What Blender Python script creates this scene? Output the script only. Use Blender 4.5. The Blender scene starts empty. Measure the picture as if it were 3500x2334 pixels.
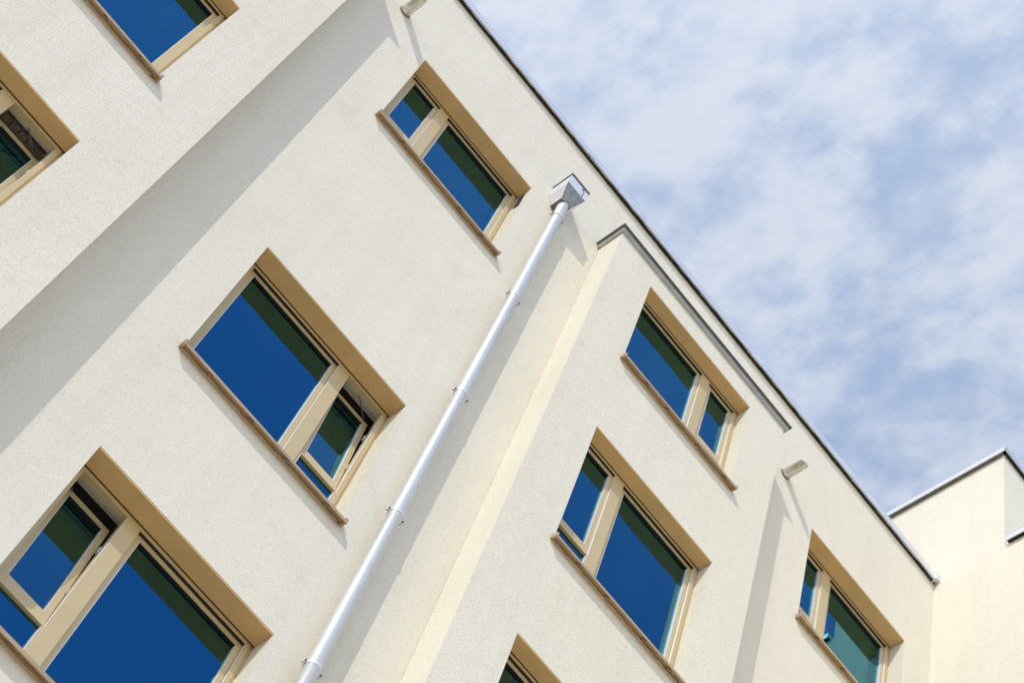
import bpy, bmesh, math, random
from mathutils import Vector, Matrix
random.seed(7)
scene = bpy.context.scene
C = scene.collection
Z0 = 10.5                      # height of the calibration level above the ground
SUN = Vector((1.68, 1.0, -1.85)).normalized()      # direction the sunlight travels

# ------------------------------------------------------------------ camera
cd = bpy.data.cameras.new('camera'); cam = bpy.data.objects.new('camera', cd); C.objects.link(cam)
RR = [[0.6316617487590098, -0.7432270594183151, 0.22049256972314127],
      [0.7455837406281629, 0.5044862788940553, -0.4354290758763658],
      [0.21238719562541028, 0.4394395664434805, 0.8728026962483215]]
rt, up, bk = Vector(RR[0]), -Vector(RR[1]), -Vector(RR[2])
cam.matrix_world = Matrix(((rt.x, up.x, bk.x, -1.3055), (rt.y, up.y, bk.y, -6.9312),
                           (rt.z, up.z, bk.z, -8.8919 + Z0), (0, 0, 0, 1)))
cd.sensor_width = 36; cd.lens = 6589.86 / 3500 * 36
cd.clip_start = 0.1; cd.clip_end = 5000
cd.dof.use_dof = True; cd.dof.focus_distance = 13.2; cd.dof.aperture_fstop = 2.2
scene.camera = cam

# ------------------------------------------------------------------ light
sun_el = math.asin(-SUN.z)
world = bpy.data.worlds.new('World'); scene.world = world; world.use_nodes = True
nt = world.node_tree; N = nt.nodes; Lk = nt.links; N.clear()
def wn(t, **kw):
    n = N.new(t)
    for k, v in kw.items(): setattr(n, k, v)
    return n
def wmath(op, a, b=None, clamp=False):
    n = wn('ShaderNodeMath', operation=op, use_clamp=clamp)
    for i, v in enumerate((a, b)):
        if v is None: continue
        if isinstance(v, (int, float)): n.inputs[i].default_value = v
        else: Lk.new(v, n.inputs[i])
    return n.outputs[0]
CLOUD = 4.5
sky = wn('ShaderNodeTexSky', sky_type='NISHITA', sun_disc=False)
sky.sun_elevation = sun_el
sky.sun_rotation = math.atan2(-SUN.x, -SUN.y)
sky.altitude = 400; sky.air_density = 1.4; sky.dust_density = 0.1; sky.ozone_density = 10.0
deep = wn('ShaderNodeVectorMath', operation='MULTIPLY'); Lk.new(sky.outputs[0], deep.inputs[0]); deep.inputs[1].default_value = (.62, 1.05, 1.32)   # deep polarised blue
tc = wn('ShaderNodeTexCoord')
sep = wn('ShaderNodeSeparateXYZ'); Lk.new(tc.outputs['Generated'], sep.inputs[0])
zc = wmath('MAXIMUM', sep.outputs['Z'], 0.06)
px = wmath('DIVIDE', sep.outputs['X'], zc); py = wmath('DIVIDE', sep.outputs['Y'], zc)
comb = wn('ShaderNodeCombineXYZ'); Lk.new(px, comb.inputs[0]); Lk.new(py, comb.inputs[1])
def cloud_noise(scale, detail, rough, dist=0.0, off=(0, 0, 0), sc=(1, 1, 1)):
    mp = wn('ShaderNodeMapping'); mp.inputs['Location'].default_value = off; mp.inputs['Scale'].default_value = sc
    mp.inputs['Rotation'].default_value = (0, 0, 0.5)
    Lk.new(comb.outputs[0], mp.inputs[0])
    n = wn('ShaderNodeTexNoise'); n.inputs['Scale'].default_value = scale
    n.inputs['Detail'].default_value = detail; n.inputs['Roughness'].default_value = rough
    n.inputs['Distortion'].default_value = dist
    Lk.new(mp.outputs[0], n.inputs['Vector']); return n.outputs['Fac']
big = cloud_noise(6.0, 3, .5, 0, (3.1, 1.7, 0))
fib = cloud_noise(55.0, 5, .62, .3, (2.0, .3, 0), (1, .55, 1))
mid = cloud_noise(17.0, 8, .60, 0, (0.4, 5.2, 0), (1.0, .8, 1))
s1 = wmath('ADD', wmath('ADD', wmath('MULTIPLY', big, .7), wmath('MULTIPLY', mid, 1.75)), wmath('MULTIPLY', fib, .68))
cov = wn('ShaderNodeMapRange', interpolation_type='SMOOTHSTEP'); Lk.new(s1, cov.inputs[0])
cov.inputs[1].default_value = 1.17; cov.inputs[2].default_value = 1.82
# the cloud sheet thins out to clear sky on the side behind the camera
edge = wn('ShaderNodeMapRange', interpolation_type='SMOOTHSTEP'); Lk.new(py, edge.inputs[0])
edge.inputs[1].default_value = -.75; edge.inputs[2].default_value = .24
edge.inputs[4].default_value = .92
veil = wn('ShaderNodeMix', data_type='RGBA'); Lk.new(cov.outputs[0], veil.inputs[0])
veil.inputs[6].default_value = tuple(CLOUD * x for x in (.42, .56, .81)) + (1,)
veil.inputs[7].default_value = tuple(CLOUD * x for x in (.785, .85, .965)) + (1,)
# cloud is brighter towards the sun
dt = wn('ShaderNodeVectorMath', operation='DOT_PRODUCT'); Lk.new(tc.outputs['Generated'], dt.inputs[0]); dt.inputs[1].default_value = tuple(-SUN)
fw = wmath('POWER', wmath('MULTIPLY', wmath('ADD', dt.outputs['Value'], 1.0), .5), 6.0)
base_ = wn('ShaderNodeVectorMath', operation='SCALE'); Lk.new(veil.outputs[2], base_.inputs[0]); base_.inputs['Scale'].default_value = .92
glow = wn('ShaderNodeVectorMath', operation='SCALE'); glow.inputs[0].default_value = tuple(CLOUD * x for x in (1.0, .98, .94)); Lk.new(wmath('MULTIPLY', fw, 1.0), glow.inputs['Scale'])
lit = wn('ShaderNodeVectorMath', operation='ADD'); Lk.new(base_.outputs[0], lit.inputs[0]); Lk.new(glow.outputs[0], lit.inputs[1])
pl = wn('ShaderNodeVectorMath', operation='LENGTH'); Lk.new(comb.outputs[0], pl.inputs[0])
low = wn('ShaderNodeMapRange', interpolation_type='SMOOTHSTEP'); Lk.new(pl.outputs['Value'], low.inputs[0])
low.inputs[1].default_value = .95; low.inputs[2].default_value = 1.9; low.inputs[4].default_value = .92  # low cloud out of view, added all round for fill light
cl_all = wmath('MAXIMUM', edge.outputs[0], low.outputs[0])
mixc = wn('ShaderNodeMix', data_type='RGBA'); Lk.new(cl_all, mixc.inputs[0]); Lk.new(deep.outputs[0], mixc.inputs[6])
hz = wn('ShaderNodeVectorMath', operation='SCALE'); Lk.new(lit.outputs[0], hz.inputs[0])
Lk.new(wmath('ADD', wmath('MULTIPLY', low.outputs[0], .55), 1.0), hz.inputs['Scale'])     # unseen haze brightened towards the horizon to add fill light
Lk.new(hz.outputs[0], mixc.inputs[7])
bg = wn('ShaderNodeBackground'); Lk.new(mixc.outputs[2], bg.inputs[0]); bg.inputs[1].default_value = .15
wo = wn('ShaderNodeOutputWorld'); Lk.new(bg.outputs[0], wo.inputs[0])
sl = bpy.data.lights.new('sun', 'SUN'); sl.energy = 2.0; sl.angle = math.radians(.53); sl.color = (1.0, .955, .88)
so = bpy.data.objects.new('sun', sl); C.objects.link(so); so.location = (-10, -8, 25)
so.rotation_euler = SUN.to_track_quat('-Z', 'Y').to_euler()
scene.view_settings.view_transform = 'Standard'; scene.view_settings.look = 'None'
scene.view_settings.gamma = 1; scene.view_settings.use_curve_mapping = False
scene.view_settings.exposure = 0.39
scene.render.resolution_x = 1024; scene.render.resolution_y = 682

# ------------------------------------------------------------------ materials
def mat(name):
    m = bpy.data.materials.new(name); m.use_nodes = True
    return m, m.node_tree.nodes, m.node_tree.links, m.node_tree.nodes['Principled BSDF']
def coords(n, l, scale=(1, 1, 1)):
    g = n.new('ShaderNodeNewGeometry'); mp = n.new('ShaderNodeMapping'); mp.inputs['Scale'].default_value = scale
    l.new(g.outputs['Position'], mp.inputs[0]); return mp.outputs[0]
def noise(n, l, vec, scale, detail=4, rough=.5, dist=0):
    t = n.new('ShaderNodeTexNoise'); l.new(vec, t.inputs['Vector']); t.inputs['Scale'].default_value = scale
    t.inputs['Detail'].default_value = detail; t.inputs['Roughness'].default_value = rough; t.inputs['Distortion'].default_value = dist
    return t.outputs['Fac']
def ramp(n, l, fac, stops):
    r = n.new('ShaderNodeValToRGB'); l.new(fac, r.inputs[0])
    while len(r.color_ramp.elements) < len(stops): r.color_ramp.elements.new(.5)
    for e, (p, c) in zip(r.color_ramp.elements, stops): e.position = p; e.color = (*c, 1)
    return r.outputs[0]
def mixcol(n, l, a, b, fac, mode='MULTIPLY'):
    m = n.new('ShaderNodeMix'); m.data_type = 'RGBA'; m.blend_type = mode
    for i, v in ((0, fac), (6, a), (7, b)):
        if isinstance(v, (int, float)): m.inputs[i].default_value = v
        elif isinstance(v, tuple): m.inputs[i].default_value = (*v, 1)
        else: l.new(v, m.inputs[i])
    return m.outputs[2]
def bump(n, l, h, strength, dist, prev=None):
    b = n.new('ShaderNodeBump'); l.new(h, b.inputs['Height']); b.inputs['Strength'].default_value = strength
    b.inputs['Distance'].default_value = dist
    if prev: l.new(prev, b.inputs['Normal'])
    return b.outputs[0]

def make_stucco(name, base, grain=1.0):
    m, n, l, p = mat(name); v = coords(n, l)
    blot = noise(n, l, v, .9, 5, .6, .3); fine = noise(n, l, v, 26, 3, .6)
    speck = noise(n, l, v, 100, 3, .65)
    c = ramp(n, l, blot, [(.3, tuple(x * y for x, y in zip(base, (.955, .95, .935)))), (.7, base)])
    c = mixcol(n, l, c, ramp(n, l, fine, [(.3, (.965, .965, .96)), (.65, (1, 1, 1))]), 1.0)
    c = mixcol(n, l, c, ramp(n, l, speck, [(.27, (.68, .67, .64)), (.50, (1, 1, 1))]), 1.0)
    # sparse scuffs and trowel marks
    scm = ramp(n, l, noise(n, l, v, 2.3, 4, .6, .5), [(.60, (0, 0, 0)), (.70, (1, 1, 1))])
    scf = ramp(n, l, noise(n, l, coords(n, l, (60, 60, 160)), 1.0, 3, .7), [(.40, (.86, .85, .82)), (.52, (1, 1, 1))])
    c = mixcol(n, l, c, scf, scm)
    # faint run-off streaks drawn out along the height
    st = noise(n, l, coords(n, l, (3.2, 3.2, .22)), 1.6, 5, .62, .2)
    c = mixcol(n, l, c, ramp(n, l, st, [(.34, (.955, .95, .94)), (.56, (1, 1, 1))]), .8)
    l.new(c, p.inputs['Base Color']); p.inputs['Roughness'].default_value = .93
    p.inputs['Specular IOR Level'].default_value = .15
    g1 = noise(n, l, v, 150, 3, .62); g2 = noise(n, l, v, 9, 3, .5)
    b = bump(n, l, g2, .35, .012)
    b = bump(n, l, g1, .36 * grain, .0065, b)
    l.new(b, p.inputs['Normal']); return m
def make_paint(name, base, rough, metal=0.0, var=.06, bumpd=.0, spec=.4, scale=14):
    m, n, l, p = mat(name); v = coords(n, l)
    f = noise(n, l, v, scale, 4, .6)
    lo = tuple(max(0, x * (1 - var * 2)) for x in base)
    l.new(ramp(n, l, f, [(.3, lo), (.65, base)]), p.inputs['Base Color'])
    p.inputs['Metallic'].default_value = metal; p.inputs['Specular IOR Level'].default_value = spec
    rr = n.new('ShaderNodeMapRange'); l.new(noise(n, l, v, scale * .6, 3, .6), rr.inputs[0])
    rr.inputs[3].default_value = rough * .8; rr.inputs[4].default_value = rough * 1.25
    l.new(rr.outputs[0], p.inputs['Roughness'])
    if bumpd: l.new(bump(n, l, noise(n, l, v, 160, 2, .5), .5, bumpd), p.inputs['Normal'])
    return m
STUCCO = make_stucco('cream_stucco', (.82, .764, .628), 1.3)
SOFFIT = make_paint('ochre_soffit_render', (.74, .495, .225), .75, 0, .05, .004, .2, 6)
FRAME = make_paint('champagne_aluminium', (.62, .480, .246), .42, .1, .03, 0, .5, 4)
REBATE = make_paint('grey_white_frame_core', (.50, .52, .47), .5, 0, .08, 0, .4, 20)
SILL = make_paint('tan_sill_metal', (.50, .36, .205), .4, .2, .08, 0, .5, 8)
SILLIN = make_paint('dark_sill_fixing', (.30, .21, .125), .6, 0, .15)
ZINC = make_paint('galvanised_pipe', (.60, .60, .585), .42, .2, .04, 0, .5, 10)
HOPPER = make_paint('shaded_mottled_zinc', (.36, .375, .395), .36, .55, .2, 0, .5, 18)  # darker zinc tone, shade painted on the hopper front
HOPWHITE = make_paint('bright_zinc_sheet', (.72, .725, .73), .4, .15, .05, 0, .5, 14)
RIM = make_paint('weathered_zinc_rim_and_reflection', (.20, .195, .175), .5, .5, .15, 0, .4, 20)
COPING = make_paint('pale_coping_metal', (.74, .75, .75), .38, .35, .06, 0, .5, 5)
COPGREEN = make_paint('grey_green_coping', (.55, .57, .54), .45, .5, .1, 0, .5, 6)
SEAL = make_paint('dark_joint_seal', (.045, .042, .038), .8, 0, .3, .004, .2, 30)
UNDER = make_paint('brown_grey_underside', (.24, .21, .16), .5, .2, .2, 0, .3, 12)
BRASS = make_paint('dull_steel_spout', (.66, .61, .53), .22, .9, .1, 0, .5, 20)
ROOM = make_paint('raw_room_plaster', (.22, .21, .19), .9, 0, .1)
BRICK = make_paint('bare_masonry', (.17, .14, .105), .9, 0, .2, .004, .2, 25)
ROOF = make_paint('gravel_roof', (.28, .27, .25), .95, 0, .1)
SHADEBROWN = make_paint('soffit_shade_brown', (.13, .085, .045), .6, 0, .1)  # dark brown that paints the shade line under the soffit
LITWHITE = make_paint('sunlit_edge_white', (.80, .79, .75), .35, 0, .03, 0, .6)  # near-white that paints sunlight onto frame and bead returns
BLACK = make_paint('black_plastic_and_shade', (.02, .02, .02), .5)  # black of the vent, also of the shade lines painted at heads

def spout_marks():
    m = BRASS; n = m.node_tree.nodes; l = m.node_tree.links; p = n['Principled BSDF']
    l.new(bump(n, l, noise(n, l, coords(n, l), 30, 3, .6, .4), .35, .003), p.inputs['Normal'])
    f = noise(n, l, coords(n, l, (40, 95, 40)), 1.0, 2, .6)
    l.new(ramp(n, l, f, [(.52, (.70, .67, .61)), (.64, (.50, .41, .32))]), p.inputs['Base Color'])
spout_marks()
def pipe_marks():
    n = ZINC.node_tree.nodes; l = ZINC.node_tree.links; p = n['Principled BSDF']
    l.new(bump(n, l, noise(n, l, coords(n, l, (1, 1, .35)), 14, 3, .6), .12, .004), p.inputs['Normal'])
pipe_marks()

def make_glass():
    m, n, l, p = mat('coated_window_glass'); n.remove(p)
    out = n['Material Output']
    v = coords(n, l)
    nb = bump(n, l, noise(n, l, v, 1.3, 2, .4), .2, .012)
    gl = n.new('ShaderNodeBsdfGlossy'); gl.inputs['Roughness'].default_value = 0.004
    gl.inputs['Color'].default_value = (.17, .48, .62, 1); l.new(nb, gl.inputs['Normal'])
    tr = n.new('ShaderNodeBsdfTransparent'); tr.inputs['Color'].default_value = (.30, .40, .36, 1)
    fr = n.new('ShaderNodeFresnel'); fr.inputs['IOR'].default_value = 2.3
    mr = n.new('ShaderNodeMapRange'); l.new(fr.outputs[0], mr.inputs[0]); mr.inputs[1].default_value = 0; mr.inputs[2].default_value = .5
    mr.inputs[3].default_value = .08; mr.inputs[4].default_value = .92
    mx = n.new('ShaderNodeMixShader'); l.new(mr.outputs[0], mx.inputs[0]); l.new(tr.outputs[0], mx.inputs[1]); l.new(gl.outputs[0], mx.inputs[2])
    l.new(mx.outputs[0], out.inputs[0]); return m
GLASS = make_glass()
def make_ground():
    m, n, l, p = mat('pale_paving'); v = coords(n, l)
    br = n.new('ShaderNodeTexBrick'); l.new(v, br.inputs[0]); br.inputs['Scale'].default_value = 1.6
    br.inputs['Color1'].default_value = (.52, .44, .34, 1); br.inputs['Color2'].default_value = (.47, .40, .31, 1)
    br.inputs['Mortar'].default_value = (.22, .2, .18, 1); br.inputs['Mortar Size'].default_value = .012
    c = mixcol(n, l, br.outputs[0], ramp(n, l, noise(n, l, v, .4, 5, .6), [(.3, (.8, .8, .8)), (.7, (1, 1, 1))]), 1.0)
    l.new(c, p.inputs['Base Color']); p.inputs['Roughness'].default_value = .9; return m
GROUND = make_ground()

# ------------------------------------------------------------------ mesh helpers
WPOS = {}
def empty(name, loc, label, cat, group=None):
    o = bpy.data.objects.new(name, None); C.objects.link(o); o.location = loc; o.empty_display_size = .3
    o['label'] = label; o['category'] = cat
    if group: o['group'] = group
    WPOS[o.name] = Vector(loc); return o
class MB:
    def __init__(s): s.v = []; s.f = []
    def quad(s, a, b, c, d):
        i = len(s.v); s.v += [Vector(a), Vector(b), Vector(c), Vector(d)]; s.f.append((i, i + 1, i + 2, i + 3))
    def box(s, x0, x1, y0, y1, z0, z1):
        i = len(s.v)
        s.v += [Vector((x, y, z)) for z in (z0, z1) for y in (y0, y1) for x in (x0, x1)]
        s.f += [tuple(i + k for k in q) for q in ((0, 2, 3, 1), (4, 5, 7, 6), (0, 1, 5, 4), (2, 6, 7, 3), (0, 4, 6, 2), (1, 3, 7, 5))]
        return s
    def ring(s, o, i, y0, y1):
        """rectangular ring: o,i = (x0,x1,z0,z1) outer, inner; front y0, back y1; mitred corners"""
        def cs(r, y): x0, x1, z0, z1 = r; return [(x0, y, z0), (x1, y, z0), (x1, y, z1), (x0, y, z1)]
        b = len(s.v)
        for r, y in ((o, y0), (i, y0), (o, y1), (i, y1)): s.v += [Vector(p) for p in cs(r, y)]
        for k in range(4):
            j = (k + 1) % 4
            s.f += [(b + k, b + j, b + 4 + j, b + 4 + k), (b + 8 + k, b + 12 + k, b + 12 + j, b + 8 + j),
                    (b + k, b + 8 + k, b + 8 + j, b + j), (b + 4 + k, b + 4 + j, b + 12 + j, b + 12 + k)]
        return s
    def prism(s, prof, axis, a0, a1):
        """closed profile extruded along axis 0 (profile y,z) or 1 (profile x,z)"""
        n = len(prof); b = len(s.v)
        for a in (a0, a1):
            for p, q in prof: s.v.append(Vector((a, p, q)) if axis == 0 else Vector((p, a, q)))
        for k in range(n): j = (k + 1) % n; s.f.append((b + k, b + j, b + n + j, b + n + k))
        s.f.append(tuple(b + k for k in range(n))[::-1]); s.f.append(tuple(b + n + k for k in range(n)))
        return s
    def loft(s, rings, cap0=True, cap1=True):
        n = len(rings[0]); b = len(s.v)
        for r in rings: s.v += [Vector(p) for p in r]
        for q in range(len(rings) - 1):
            for k in range(n):
                j = (k + 1) % n; s.f.append((b + q * n + k, b + q * n + j, b + (q + 1) * n + j, b + (q + 1) * n + k))
        if cap0: s.f.append(tuple(b + k for k in range(n))[::-1])
        if cap1: s.f.append(tuple(b + (len(rings) - 1) * n + k for k in range(n)))
        return s
    def vcyl(s, x, y, z0, z1, r, n=32):
        c = [(math.cos(2 * math.pi * k / n), math.sin(2 * math.pi * k / n)) for k in range(n)]
        return s.loft([[(x + r * a, y + r * b, z) for a, b in c] for z in (z0, z1)])
    def ycyl(s, x, z, y0, y1, r, n=16):
        c = [(math.cos(2 * math.pi * k / n), math.sin(2 * math.pi * k / n)) for k in range(n)]
        return s.loft([[(x + r * a, y, z + r * b) for a, b in c] for y in (y0, y1)])
    def bar(s, p, q, w):
        p, q = Vector(p), Vector(q); t = (q - p).normalized(); a = t.cross(Vector((0, 1, 0.01))).normalized() * w; b = t.cross(a).normalized() * w
        return s.loft([[o + a + b, o + a - b, o - a - b, o - a + b] for o in (p, q)])
    def tilt(s, y, z, ang):
        ca, sa = math.cos(ang), math.sin(ang)
        for v in s.v:
            dy, dz = v.y - y, v.z - z; v.y = y + dy * ca + dz * sa; v.z = z - dy * sa + dz * ca
        return s
    def build(s, name, m, parent=None, smooth=False, label=None, dz=Z0):
        vs = [v + Vector((0, 0, dz)) for v in s.v]
        lo = Vector([min(v[k] for v in vs) for k in range(3)]); hi = Vector([max(v[k] for v in vs) for k in range(3)])
        c = Vector(((lo.x + hi.x) / 2, (lo.y + hi.y) / 2, lo.z))
        me = bpy.data.meshes.new(name); me.from_pydata([v - c for v in vs], [], s.f)
        bm = bmesh.new(); bm.from_mesh(me); bmesh.ops.recalc_face_normals(bm, faces=bm.faces); bm.to_mesh(me); bm.free()
        me.materials.append(m)
        if smooth:
            for p in me.polygons: p.use_smooth = True
            me.set_sharp_from_angle(angle=math.radians(35))
        o = bpy.data.objects.new(name, me); C.objects.link(o)
        if parent: o.parent = parent; o.location = c - WPOS[parent.name]
        else: o.location = c
        WPOS[o.name] = c
        if label: o['label'] = label
        return o

# ------------------------------------------------------------------ dimensions (metres, facade plane of the main wall y = 0)
W = 1.5163; RB = .2982; DEP = {0.0: .167, -RB: .138}                 # window width, reveal depth, bay projection
XL, XR0, XR1, XP = -.885, 2.419, 4.916, 7.751
GZ = -Z0
#            x0       y     head    sill   small light side, tilted, low strip
WINS = {
 'A': (0.0,     0.0, 7.200,  5.655, 'L', False, False),
 'B': (0.0,     0.0, 2.914,  1.262, 'R', True,  True),
 'C': (0.0,     0.0, 0.000, -1.652, 'L', True,  True),
 'D': (2.915,  -RB,  7.200,  5.655, 'R', False, False),
 'E': (2.915,  -RB,  4.470,  2.715, 'L', False, True),
 'F': (2.915,  -RB,  1.550, -.205, 'R', False, True),
 'G': (5.814,   0.0, 7.200,  5.630, 'L', False, False),
 'H': (-1.384 - W, -RB, 4.410, 2.715, 'L', False, True),
 'I': (-1.384 - W, -RB, 1.517, -.200, 'R', True, True),
}
def hole(k): x, y, h, s, *_ = WINS[k]; return (x, x + W, s, h)

# ------------------------------------------------------------------ ground
g = MB(); g.quad((-1500, -1500, 0), (1500, -1500, 0), (1500, 1500, 0), (-1500, 1500, 0))
go = g.build('ground', GROUND, dz=0); go['kind'] = 'structure'

# ------------------------------------------------------------------ buildings
B = empty('apartment_building', (3.4, 0, 0), 'cream rendered apartment block with projecting bays and ochre window heads', 'building')
WING = empty('building_wing', (9.5, 0, 0), 'plain cream wing without windows standing at right angles beyond the roof edge', 'building')

def wall_sheet(mb, x0, x1, z0, z1, y, holes, depth=.30):
    xs = sorted({x0, x1, *[h[0] for h in holes], *[h[1] for h in holes]})
    zs = sorted({z0, z1, *[h[2] for h in holes], *[h[3] for h in holes]})
    for i in range(len(xs) - 1):
        for j in range(len(zs) - 1):
            cx, cz = (xs[i] + xs[i + 1]) / 2, (zs[j] + zs[j + 1]) / 2
            if any(h[0] < cx < h[1] and h[2] < cz < h[3] for h in holes): continue
            mb.quad((xs[i], y, zs[j]), (xs[i + 1], y, zs[j]), (xs[i + 1], y, zs[j + 1]), (xs[i], y, zs[j + 1]))
    yb = y + depth
    for a, b, c, d in holes:
        mb.quad((a, y, c), (a, yb, c), (a, yb, d), (a, y, d)); mb.quad((b, yb, c), (b, y, c), (b, y, d), (b, yb, d))
        mb.quad((a, y, c), (b, y, c), (b, yb, c), (a, yb, c)); mb.quad((a, yb, d), (b, yb, d), (b, y, d), (a, y, d))
def wall_obj(mb, name, parent, label=None):
    o = mb.build(name, STUCCO, parent, label=label)
    bm = bmesh.new(); bm.from_mesh(o.data); bmesh.ops.remove_doubles(bm, verts=bm.verts, dist=1e-5)
    bmesh.ops.recalc_face_normals(bm, faces=bm.faces); bm.to_mesh(o.data); bm.free(); return o

ROOFZ = 8.74
m = MB(); wall_sheet(m, -6.0, XP + .02, GZ, ROOFZ, 0, [hole(k) for k in 'ABCG'])
wall_obj(m, 'wall', B, 'recessed middle wall with staggered windows')
m = MB(); m.quad((-6, 0, GZ), (-6, 9, GZ), (-6, 9, ROOFZ), (-6, 0, ROOFZ)); m.quad((-6, 9, GZ), (XP, 9, GZ), (XP, 9, ROOFZ), (-6, 9, ROOFZ))
wall_obj(m, 'rear_wall', B)
m = MB(); m.box(-6, XP, .02, 9, 8.70, ROOFZ); m.build('flat_roof', ROOF, B)
BAYTOP = 7.54
for x0, x1, ks, lab in ((-6.0, XL, 'HI', 'left projecting bay casting a long shadow'), (XR0, XR1, 'DEF', 'right projecting bay with its own coping')):
    m = MB(); wall_sheet(m, x0, x1, GZ, BAYTOP, -RB, [hole(k) for k in ks], RB + .30)
    m.quad((x0, -RB, GZ), (x0, -.002, GZ), (x0, -.002, BAYTOP), (x0, -RB, BAYTOP))
    m.quad((x1, -.002, GZ), (x1, -RB, GZ), (x1, -RB, BAYTOP), (x1, -.002, BAYTOP))
    m.quad((x0, -RB, BAYTOP), (x1, -RB, BAYTOP), (x1, -.002, BAYTOP), (x0, -.002, BAYTOP))
    wall_obj(m, 'projecting_bay', B, lab)

# main roof coping in lengths, dark foam seal underneath
joints = [-6.0, -2.9, -.6, 1.873, 2.674, 4.45, 6.228, 7.690]
for a, b in zip(joints[:-1], joints[1:]):
    m = MB(); m.prism([(-.056, 8.728), (-.050, 8.728), (-.050, 8.752), (.40, 8.752), (.40, 8.80), (.36, 8.815), (-.056, 8.835)], 0, a + .002, b - .002)
    m.build('coping', COPING, B)
    m = MB(); m.box(b - .045, b + .045, -.0585, .36, 8.838, 8.842); m.box(b - .045, b + .045, -.0590, -.0565, 8.73, 8.842)
    m.build('coping_joint_cover', COPING, B)
# irregular foam strip between wall head and coping
m = MB(); rings = []
k = 0; x = -6.0
while x < 7.70:
    t = .006 + .007 * random.random() + (.008 if random.random() < .12 else 0)
    dd = .022 + .010 * random.random()
    rings.append([(x, -dd, 8.751), (x, -dd, 8.750 - t), (x, -.001, 8.748 - t - .004), (x, -.001, 8.751)]); x += .05 + .05 * random.random()
m.loft(rings); m.build('joint_seal', SEAL, B)
m = MB(); m.prism([(-.075, 8.745), (-.03, 8.745), (-.03, 8.87), (-.06, 8.90), (-.075, 8.86)], 0, 7.690, 7.748); m.build('corner_flashing', COPING, B)

# bay copings: thin cap sheet over a grey-green fascia strip
def bay_coping(x0, x1, jl):
    y = -RB; zf0, zf1 = 7.503, 7.553
    xs = [x0 - .03] + jl + [x1 + .03]
    for i, (a, b) in enumerate(zip(xs[:-1], xs[1:])):
        m = MB(); m.box(a + .001, b - .001, y - .030, y - .002, zf0, zf1); m.build('coping_fascia', COPGREEN, B)
        m = MB(); m.box(a - (.023 if i == 0 else -.001), b + (.023 if i == len(xs) - 2 else -.001), y - .054, -.003, zf1 + .001, zf1 + .012); m.build('coping_cap', RIM, B)
    for xa, xb in ((x0 - .030, x0 - .002), (x1 + .002, x1 + .030)):
        m = MB(); m.box(xa, xb, y + .0005, -.003, zf0, zf1); m.build('coping_fascia', COPGREEN, B)
bay_coping(XR0, XR1, [2.475, 4.673])
bay_coping(-6.0, XL, [-3.4, -1.13])

# wing: tall rear part and a lower part that comes forward
m = MB(); YC = -.870; ZT = 10.705; ZL = 8.775
m.quad((XP, 9, GZ), (XP, YC, GZ), (XP, YC, ZT), (XP, 9, ZT)); m.quad((XP, YC, GZ), (13, YC, GZ), (13, YC, ZT), (XP, YC, ZT))
m.quad((13, YC, GZ), (13, 9, GZ), (13, 9, ZT), (13, YC, ZT)); m.quad((XP, 9, GZ), (XP, 9, ZT), (13, 9, ZT), (13, 9, GZ)); m.quad((XP, YC, ZT), (13, YC, ZT), (13, 9, ZT), (XP, 9, ZT))
wall_obj(m, 'upper_wall', WING)
m = MB(); m.quad((XP, YC, GZ), (XP, -5, GZ), (XP, -5, ZL), (XP, YC, ZL)); m.quad((XP, -5, GZ), (13, -5, GZ), (13, -5, ZL), (XP, -5, ZL))
m.quad((13, -5, GZ), (13, YC, GZ), (13, YC, ZL), (13, -5, ZL)); m.quad((XP, -5, ZL), (13, -5, ZL), (13, YC - .002, ZL), (XP, YC - .002, ZL))
wall_obj(m, 'lower_wall', WING)
def side_coping(y0, y1, z, zt, dark):
    m = MB(); m.prism([(XP - .053, z), (XP - .047, z), (XP - .047, z + .022), (XP + .4, z + .022), (XP + .4, zt - .01), (XP - .053, zt)], 1, y0, y1); m.build('coping', COPING, WING)
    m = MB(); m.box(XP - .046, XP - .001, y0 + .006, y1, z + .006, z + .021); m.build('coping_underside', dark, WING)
for a, b in ((-.923, 2.0), (2.004, 5.0), (5.004, 9.0)): side_coping(a, b, 10.705, 10.782, UNDER)  # underside brown has the wall's reflection put into its colour
side_coping(-5.05, -.925, 8.765, 8.835, SEAL)
for a, b in ((XP + .401, 10.0), (10.004, 13.0)):
    m = MB(); m.prism([(YC - .053, 10.705), (YC - .047, 10.705), (YC - .047, 10.727), (YC + .4, 10.727), (YC + .4, 10.772), (YC - .053, 10.782)], 0, a, b); m.build('coping', COPING, WING)
m = MB(); m.prism([(YC - .053, 10.705), (YC - .047, 10.705), (YC - .047, 10.727), (YC - .0535 + .0005, 10.782)], 0, XP - .053, XP + .40); m.build('coping', COPING, WING)
m = MB(); m.box(XP - .046, 13, YC - .046, YC - .001, 10.711, 10.726); m.build('coping_underside', SEAL, WING)

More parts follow.
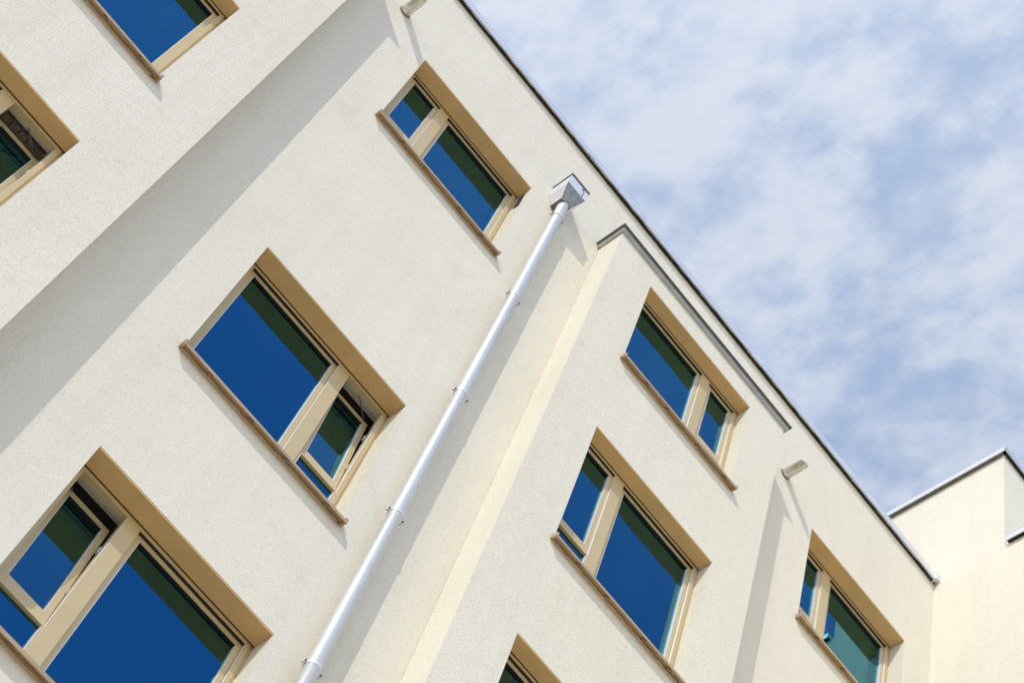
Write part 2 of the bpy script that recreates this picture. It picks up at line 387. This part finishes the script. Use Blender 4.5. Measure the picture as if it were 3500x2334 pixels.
# ------------------------------------------------------------------ windows
def make_window(key, label):
    x0, yw, zh, zs, side, tilted, strip = WINS[key]
    x1 = x0 + W; y = yw + DEP[yw]; zb = zs + .045          # frame foot stands on the sloping sill
    FO, FH = .055, .048                                # outer frame widths: sides, head
    MW = .107
    fr = MB(); inner = (x0 + FO, x1 - FO, zb + .055, zh - FH)
    e = .002
    mid = (x0 + .022, x1 - .022, zb + .022, zh - .020)
    fr.ring((x0 + e, x1 - e, zb, zh - e), mid, y + .010, y + .050); fr.ring(mid, inner, y, y + .0505)
    win = fr.build('window', FRAME, B, label=label)
    rb = MB(); rb.ring((x0 + e, x1 - e, zb, zh - e), (inner[0] - .004, inner[1] + .004, inner[2] - .004, inner[3] + .004), y + .052, y + .070); rb.build('frame_core', REBATE, win)
    ma = x0 + (.428 if side == 'L' else W - .428 - MW); mb_ = ma + MW
    mu = MB(); mu.box(ma, mb_, y + .0005, y + .075, inner[2] + .0005, inner[3] - .0005); mu.build('mullion', FRAME, win)
    for xa, xb in ((inner[0], ma), (mb_, inner[1])):
        if tilted and (xa == inner[0]) == (side == 'L'): continue
        m = MB(); m.box(xa + .002, xb - .002, y + .003, y + .026, inner[3] - .0055, inner[3] - .0004); m.build('head_groove_shade', BLACK, win)  # black strip painting the shade in the head groove
    m = MB(); m.box(x0 + .003, x1 - .003, y - .007, y - .0006, zh - .0165, zh - .0122); m.build('soffit_shade_line', SHADEBROWN, win)  # dark strip painting the shadow gap between soffit and frame
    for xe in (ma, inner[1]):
        m = MB(); m.box(xe - .0032, xe - .0004, y + .002, y + .021, inner[2] + .002, inner[3] - .004); m.build('sunlit_return_strip', LITWHITE, win)  # pale strip painting sunlight on the left-facing returns
    small = (inner[0], ma) if side == 'L' else (mb_, inner[1])
    large = (mb_, inner[1]) if side == 'L' else (inner[0], ma)
    def light(xa, xb, za, zt, bot=.045, name='glazing_frame', dy=.024, w=.040, ang=0, yout=.06, head=True):
        gap = .005
        r = MB(); o = (xa + gap, xb - gap, za + gap, zt - gap); i = (xa + w, xb - w, za + bot, zt - w)
        r.ring(o, i, y + dy, y + yout)
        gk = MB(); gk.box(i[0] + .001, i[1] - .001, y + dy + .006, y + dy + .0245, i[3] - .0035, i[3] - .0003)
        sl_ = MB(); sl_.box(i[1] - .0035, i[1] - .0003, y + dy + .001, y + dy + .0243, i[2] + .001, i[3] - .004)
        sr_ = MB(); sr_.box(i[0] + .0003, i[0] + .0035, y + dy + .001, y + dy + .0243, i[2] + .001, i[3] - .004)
        p = MB(); p.box(i[0] - .004, i[1] + .004, y + dy + .0246, y + dy + .033, i[2] - .004, i[3] + .004)
        if ang:
            for q in (r, gk, p, sl_, sr_): q.tilt(y + dy + .03, za, ang)
        r.build(name, FRAME, win); 
        if head: gk.build('pane_head_shade', BLACK, win)  # black strip painting the shade above the pane
        sl_.build('sunlit_bead_strip', LITWHITE, win); sr_.build('sunlit_bead_strip', LITWHITE, win); return p.build('pane', GLASS, win)  # pale strips paint the bead edges as sunlit
    light(*large, inner[2], inner[3])
    sh = {'A': 1.06, 'G': 1.05, 'D': 1.07, 'E': 1.255}.get(key, 1.165)
    zr = zh - sh                                       # underside of the opening sash
    tl = math.radians(6.3) if tilted else 0
    light(*small, zr, inner[3] - (.028 if tilted else 0), bot=.105, name='sash', dy=.020, w=.046, ang=tl)
    # proud drip rail along the sash foot
    dr = MB(); dr.box(small[0] + .006, small[1] - .006, y + .013, y + .0197, zr + .002, zr + .022)
    if tl: dr.tilt(y + .042, zr, tl)
    dr.build('drip_rail', FRAME, win)
    # fixed low light under the sash
    light(small[0], small[1], inner[2], zr + .004, bot=.03, w=.014, name='low_glazing_frame', dy=.002, yout=.040, head=False)
    if tilted:
        xs = small[1] - .05 if side == 'R' else small[0] + .05
        m = MB(); m.bar((xs - .16, y + .045, inner[3] - .012), (xs, y + .13, inner[3] - .05), .003); m.build('stay_arm', RIM, win)
        for q in range(2):
            m = MB(); m.box(small[1] - .012, small[1] - .001, y + .052, y + .07, zr + .35 + .42 * q, zr + .41 + .42 * q); m.build('latch_keep', REBATE, win)
    # ochre soffit lining
    so_ = MB(); so_.box(x0 + .0015, x1 - .0015, yw + .003, y - .0005, zh - .012, zh - .0015); so_.build('soffit_lining', SOFFIT, win)
    # sill: sloped sheet, front lip, end upstands
    ps = .062; ov = .026
    yf = yw - ps
    s = MB(); s.prism([(yf, zs - .018), (yf + .004, zs - .018), (yf + .004, zs + .004), (y, zs + .030), (y, zs + .034), (yf, zs + .010)], 0, x0 - ov + .001, x1 + ov - .001)
    s.build('sill', SILL, win)
    for xa in (x0 - ov - .004, x1 + ov - .016):
        u = MB(); u.prism([(yf - .003, zs - .020), (yw - .002, zs - .004), (yw - .002, zs + .050), (yf - .003, zs + .030)], 0, xa, xa + .020); u.build('sill_end_cap', SILL, win)
    n = 4
    for q in range(n):
        xq = x0 + (.16 + .72 * q / (n - 1) + random.uniform(-.03, .03)) * W
        u = MB(); u.prism([(yf + .022, zs - .004), (yf + .034, zs - .009), (yw - .012, zs - .004), (yw - .012, zs + .010), (yf + .022, zs + .005)], 0, xq, xq + .032); u.build('sill_bracket', SILLIN, win)
    # bed of mortar and foam under the sill
    rings = []; xx = x0 - .01
    while xx < x1 + .01:
        t = .010 + .012 * random.random(); dd = .014 + .010 * random.random()
        rings.append([(xx, yw - dd, zs + .006), (xx, yw - dd * .8, zs + .006 - t), (xx, yw - .0005, zs - t), (xx, yw - .0005, zs + .012)]); xx += .04 + .04 * random.random()
    u = MB(); u.loft(rings); u.build('sill_bedding', SILL, win)
    # the room behind
    yi = yw + .30 if yw == 0 else .30
    a, b, c, d, yb = x0 - .35, x1 + .35, zs - .30, zh + .16, yi + 3.2
    rm = MB()
    for p in (((a, yb, c), (b, yb, c), (b, yb, d), (a, yb, d)), ((a, yi, c), (a, yb, c), (a, yb, d), (a, yi, d)), ((b, yi, c), (b, yi, d), (b, yb, d), (b, yb, c)),
              ((a, yi, d), (a, yb, d), (b, yb, d), (b, yi, d)), ((a, yi, c), (b, yi, c), (b, yb, c), (a, yb, c)),
              ((a, yi, c), (x0, yi, c), (x0, yi, d), (a, yi, d)), ((x1, yi, c), (b, yi, c), (b, yi, d), (x1, yi, d)),
              ((x0, yi, zh), (x1, yi, zh), (x1, yi, d), (x0, yi, d)), ((x0, yi, c), (x1, yi, c), (x1, yi, zs), (x0, yi, zs))): rm.quad(*p)
    rm.build('room', ROOM, win)
    return win, small, inner
labels = {
 'A': 'top window with small left light beside the roof hopper', 'B': 'middle window with its small right sash tilted open',
 'C': 'lower left window with its small left sash tilted open', 'D': 'top window of the right bay with small right sash',
 'E': 'middle window of the right bay with small left sash', 'F': 'lowest window of the right bay, only its head in view',
 'G': 'window beside the wing reflecting the wing wall', 'H': 'upper window of the left bay at the top edge',
 'I': 'window of the left bay with tilted sash and bare bricks inside'}
for k in 'ABCDEFGHI':
    win, small, inner = make_window(k, labels[k])
    if k == 'I':
        x = small[0] + .01
        while x < small[1] - .06:
            bm_ = MB(); bm_.box(x, x + .062, -RB + .138 + .105, -RB + .138 + .215, inner[3] - .012 - random.random() * .006, inner[3] + .06); bm_.build('brick', BRICK, win); x += .070
    if k == 'A':
        m = MB(); m.box(1.509, 1.5150, .055, .125, 6.86, 7.12); v = m.build('vent_grille', BLACK, win)
        for q in range(3):
            m = MB(); m.box(1.5068, 1.5088, .070 + .018 * q, .073 + .018 * q, 6.88, 7.10); m.build('vent_slat', RIM, win)

# ------------------------------------------------------------------ rainwater pipe
PX, PY, PR = 1.822, -.096, .053
P = empty('downpipe', (PX, PY, .02), 'silver metal rainwater downpipe with tapered hopper running down the wall', 'downpipe')
clamps = [6.98, 5.215, 3.45, 1.685, -.08, -1.845, -3.61, -5.375, -7.14, -8.905]
tops = [7.27] + [c + .045 for c in clamps[1:]]
def pxz(z): return 1.796 + .0060 * (z + .1)
for i, t in enumerate(tops):
    b = tops[i + 1] - .03 if i + 1 < len(tops) else GZ + .03
    m = MB(); n = 40
    cs = [(math.cos(2 * math.pi * k / n), math.sin(2 * math.pi * k / n)) for k in range(n)]
    prof = [(b, PR - .0005), (t - .075, PR - .0005), (t - .07, PR + .0026), (t, PR + .0026)] if i else [(b, PR - .0005), (t, PR - .0005)]
    m.loft([[(pxz(z) + r * a, PY + r * c, z) for a, c in cs] for z, r in prof]); m.build('pipe_section', ZINC, P, smooth=True)
for z in clamps:
    PX = pxz(z)
    m = MB(); m.vcyl(PX, PY, z - .014, z + .014, PR + .0055); m.vcyl(PX, PY, z - .010, z + .010, PR + .0065)
    m.box(PX - PR - .022, PX - PR + .004, PY - .006, PY + .008, z - .014, z + .014); m.box(PX + PR - .004, PX + PR + .022, PY - .006, PY + .008, z - .014, z + .014)
    cl = m.build('pipe_clamp', HOPWHITE, P, smooth=True)
    m = MB()
    for sx in (-1, 1): m.ycyl(PX + sx * (PR + .014), z, PY - .018, PY + .02, .006, 10)
    m.build('clamp_bolt', RIM, cl)
    m = MB(); m.ycyl(PX, z, PY + PR, .01, .007, 10); m.build('wall_fixing', RIM, cl)
PX = pxz(7.25)
# hopper head
def rect(x0, x1, y0, y1, z): return [(x0, y0, z), (x1, y0, z), (x1, y1, z), (x0, y1, z)]
m = MB(); m.loft([rect(1.766, 1.892, -.145, -.004, 7.262), rect(1.766, 1.892, -.145, -.004, 7.272), rect(1.708, 1.949, -.238, -.003, 7.415), rect(1.708, 1.949, -.238, -.003, 7.592)])
hp = m.build('hopper_head', HOPWHITE, P)
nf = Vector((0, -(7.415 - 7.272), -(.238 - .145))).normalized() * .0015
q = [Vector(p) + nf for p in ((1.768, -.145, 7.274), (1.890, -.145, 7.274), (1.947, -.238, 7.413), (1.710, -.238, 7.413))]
m = MB(); m.loft([q, [p - nf * .6 for p in q]]); m.build('front_shade_plate', HOPPER, hp)  # darker sheet puts the shade of the unlit front facet into colour
m = MB(); m.box(1.764, 1.894, -.147, -.004, 7.258, 7.2615); m.build('bottom_plate', UNDER, hp)
for xa in (1.7065, 1.9475):
    m = MB(); m.bar((xa, -.2395, 7.414), (1.766 if xa < 1.8 else 1.892, -.1465, 7.272), .0022); m.build('folded_seam', RIM, hp)
m = MB()
o, i = (1.700, 1.957, -.247, -.002), (1.716, 1.941, -.230, -.010)
m.loft([rect(*o, 7.590), rect(*o, 7.612), rect(*i, 7.612), rect(*i, 7.585)], False, False); m.build('hopper_rim', RIM, hp)
m = MB(); m.vcyl(PX, PY + .012, 7.225, 7.285, .047); m.build('outlet_collar', ZINC, hp, smooth=True)
m = MB(); m.box(1.868, 1.892, -.243, -.236, 7.535, 7.575); m.build('rim_reflection_patch', UNDER, hp)  # brown patch painting a reflection on the hopper front
m = MB(); m.box(1.893, 1.901, -.2400, -.2372, 7.425, 7.535); m.build('reflection_line', RIM, hp)  # dark line painting the streak below that reflection

# ------------------------------------------------------------------ overflow spouts
def spout(x, z, label):
    e_ = empty('overflow_spout', (x, 0, z + Z0), label, 'pipe', 'overflow spouts under the roof edge')
    n = 36; r, t = .0555, .0035
    cs = [(math.cos(2 * math.pi * k / n), math.sin(2 * math.pi * k / n)) for k in range(n)]
    def end(s): return -.225 + .045 * s          # cut back at the top, long at the bottom
    m = MB(); m.loft([[(x + r * a, .01, z + r * b) for a, b in cs], [(x + r * a, end(b), z + r * b) for a, b in cs],
                      [(x + (r - t) * a, end(b) + .0005, z + (r - t) * b) for a, b in cs], [(x + (r - t) * a, .01, z + (r - t) * b) for a, b in cs]], False, False)
    m.build('spout_tube', BRASS, e_, smooth=True)
    m = MB(); m.loft([[(x + rr * a, yy, z + rr * b) for a, b in cs] for rr, yy in ((r + .001, -.001), (r + .007, -.001), (r + .006, -.012), (r + .001, -.012))], False, False)
    m.build('wall_collar', RIM, e_, smooth=True)
spout(-.424, 7.525, 'short metal overflow spout at the top edge above the topmost middle window')
spout(5.332, 7.530, 'short metal overflow spout right of the bay above the wing window')
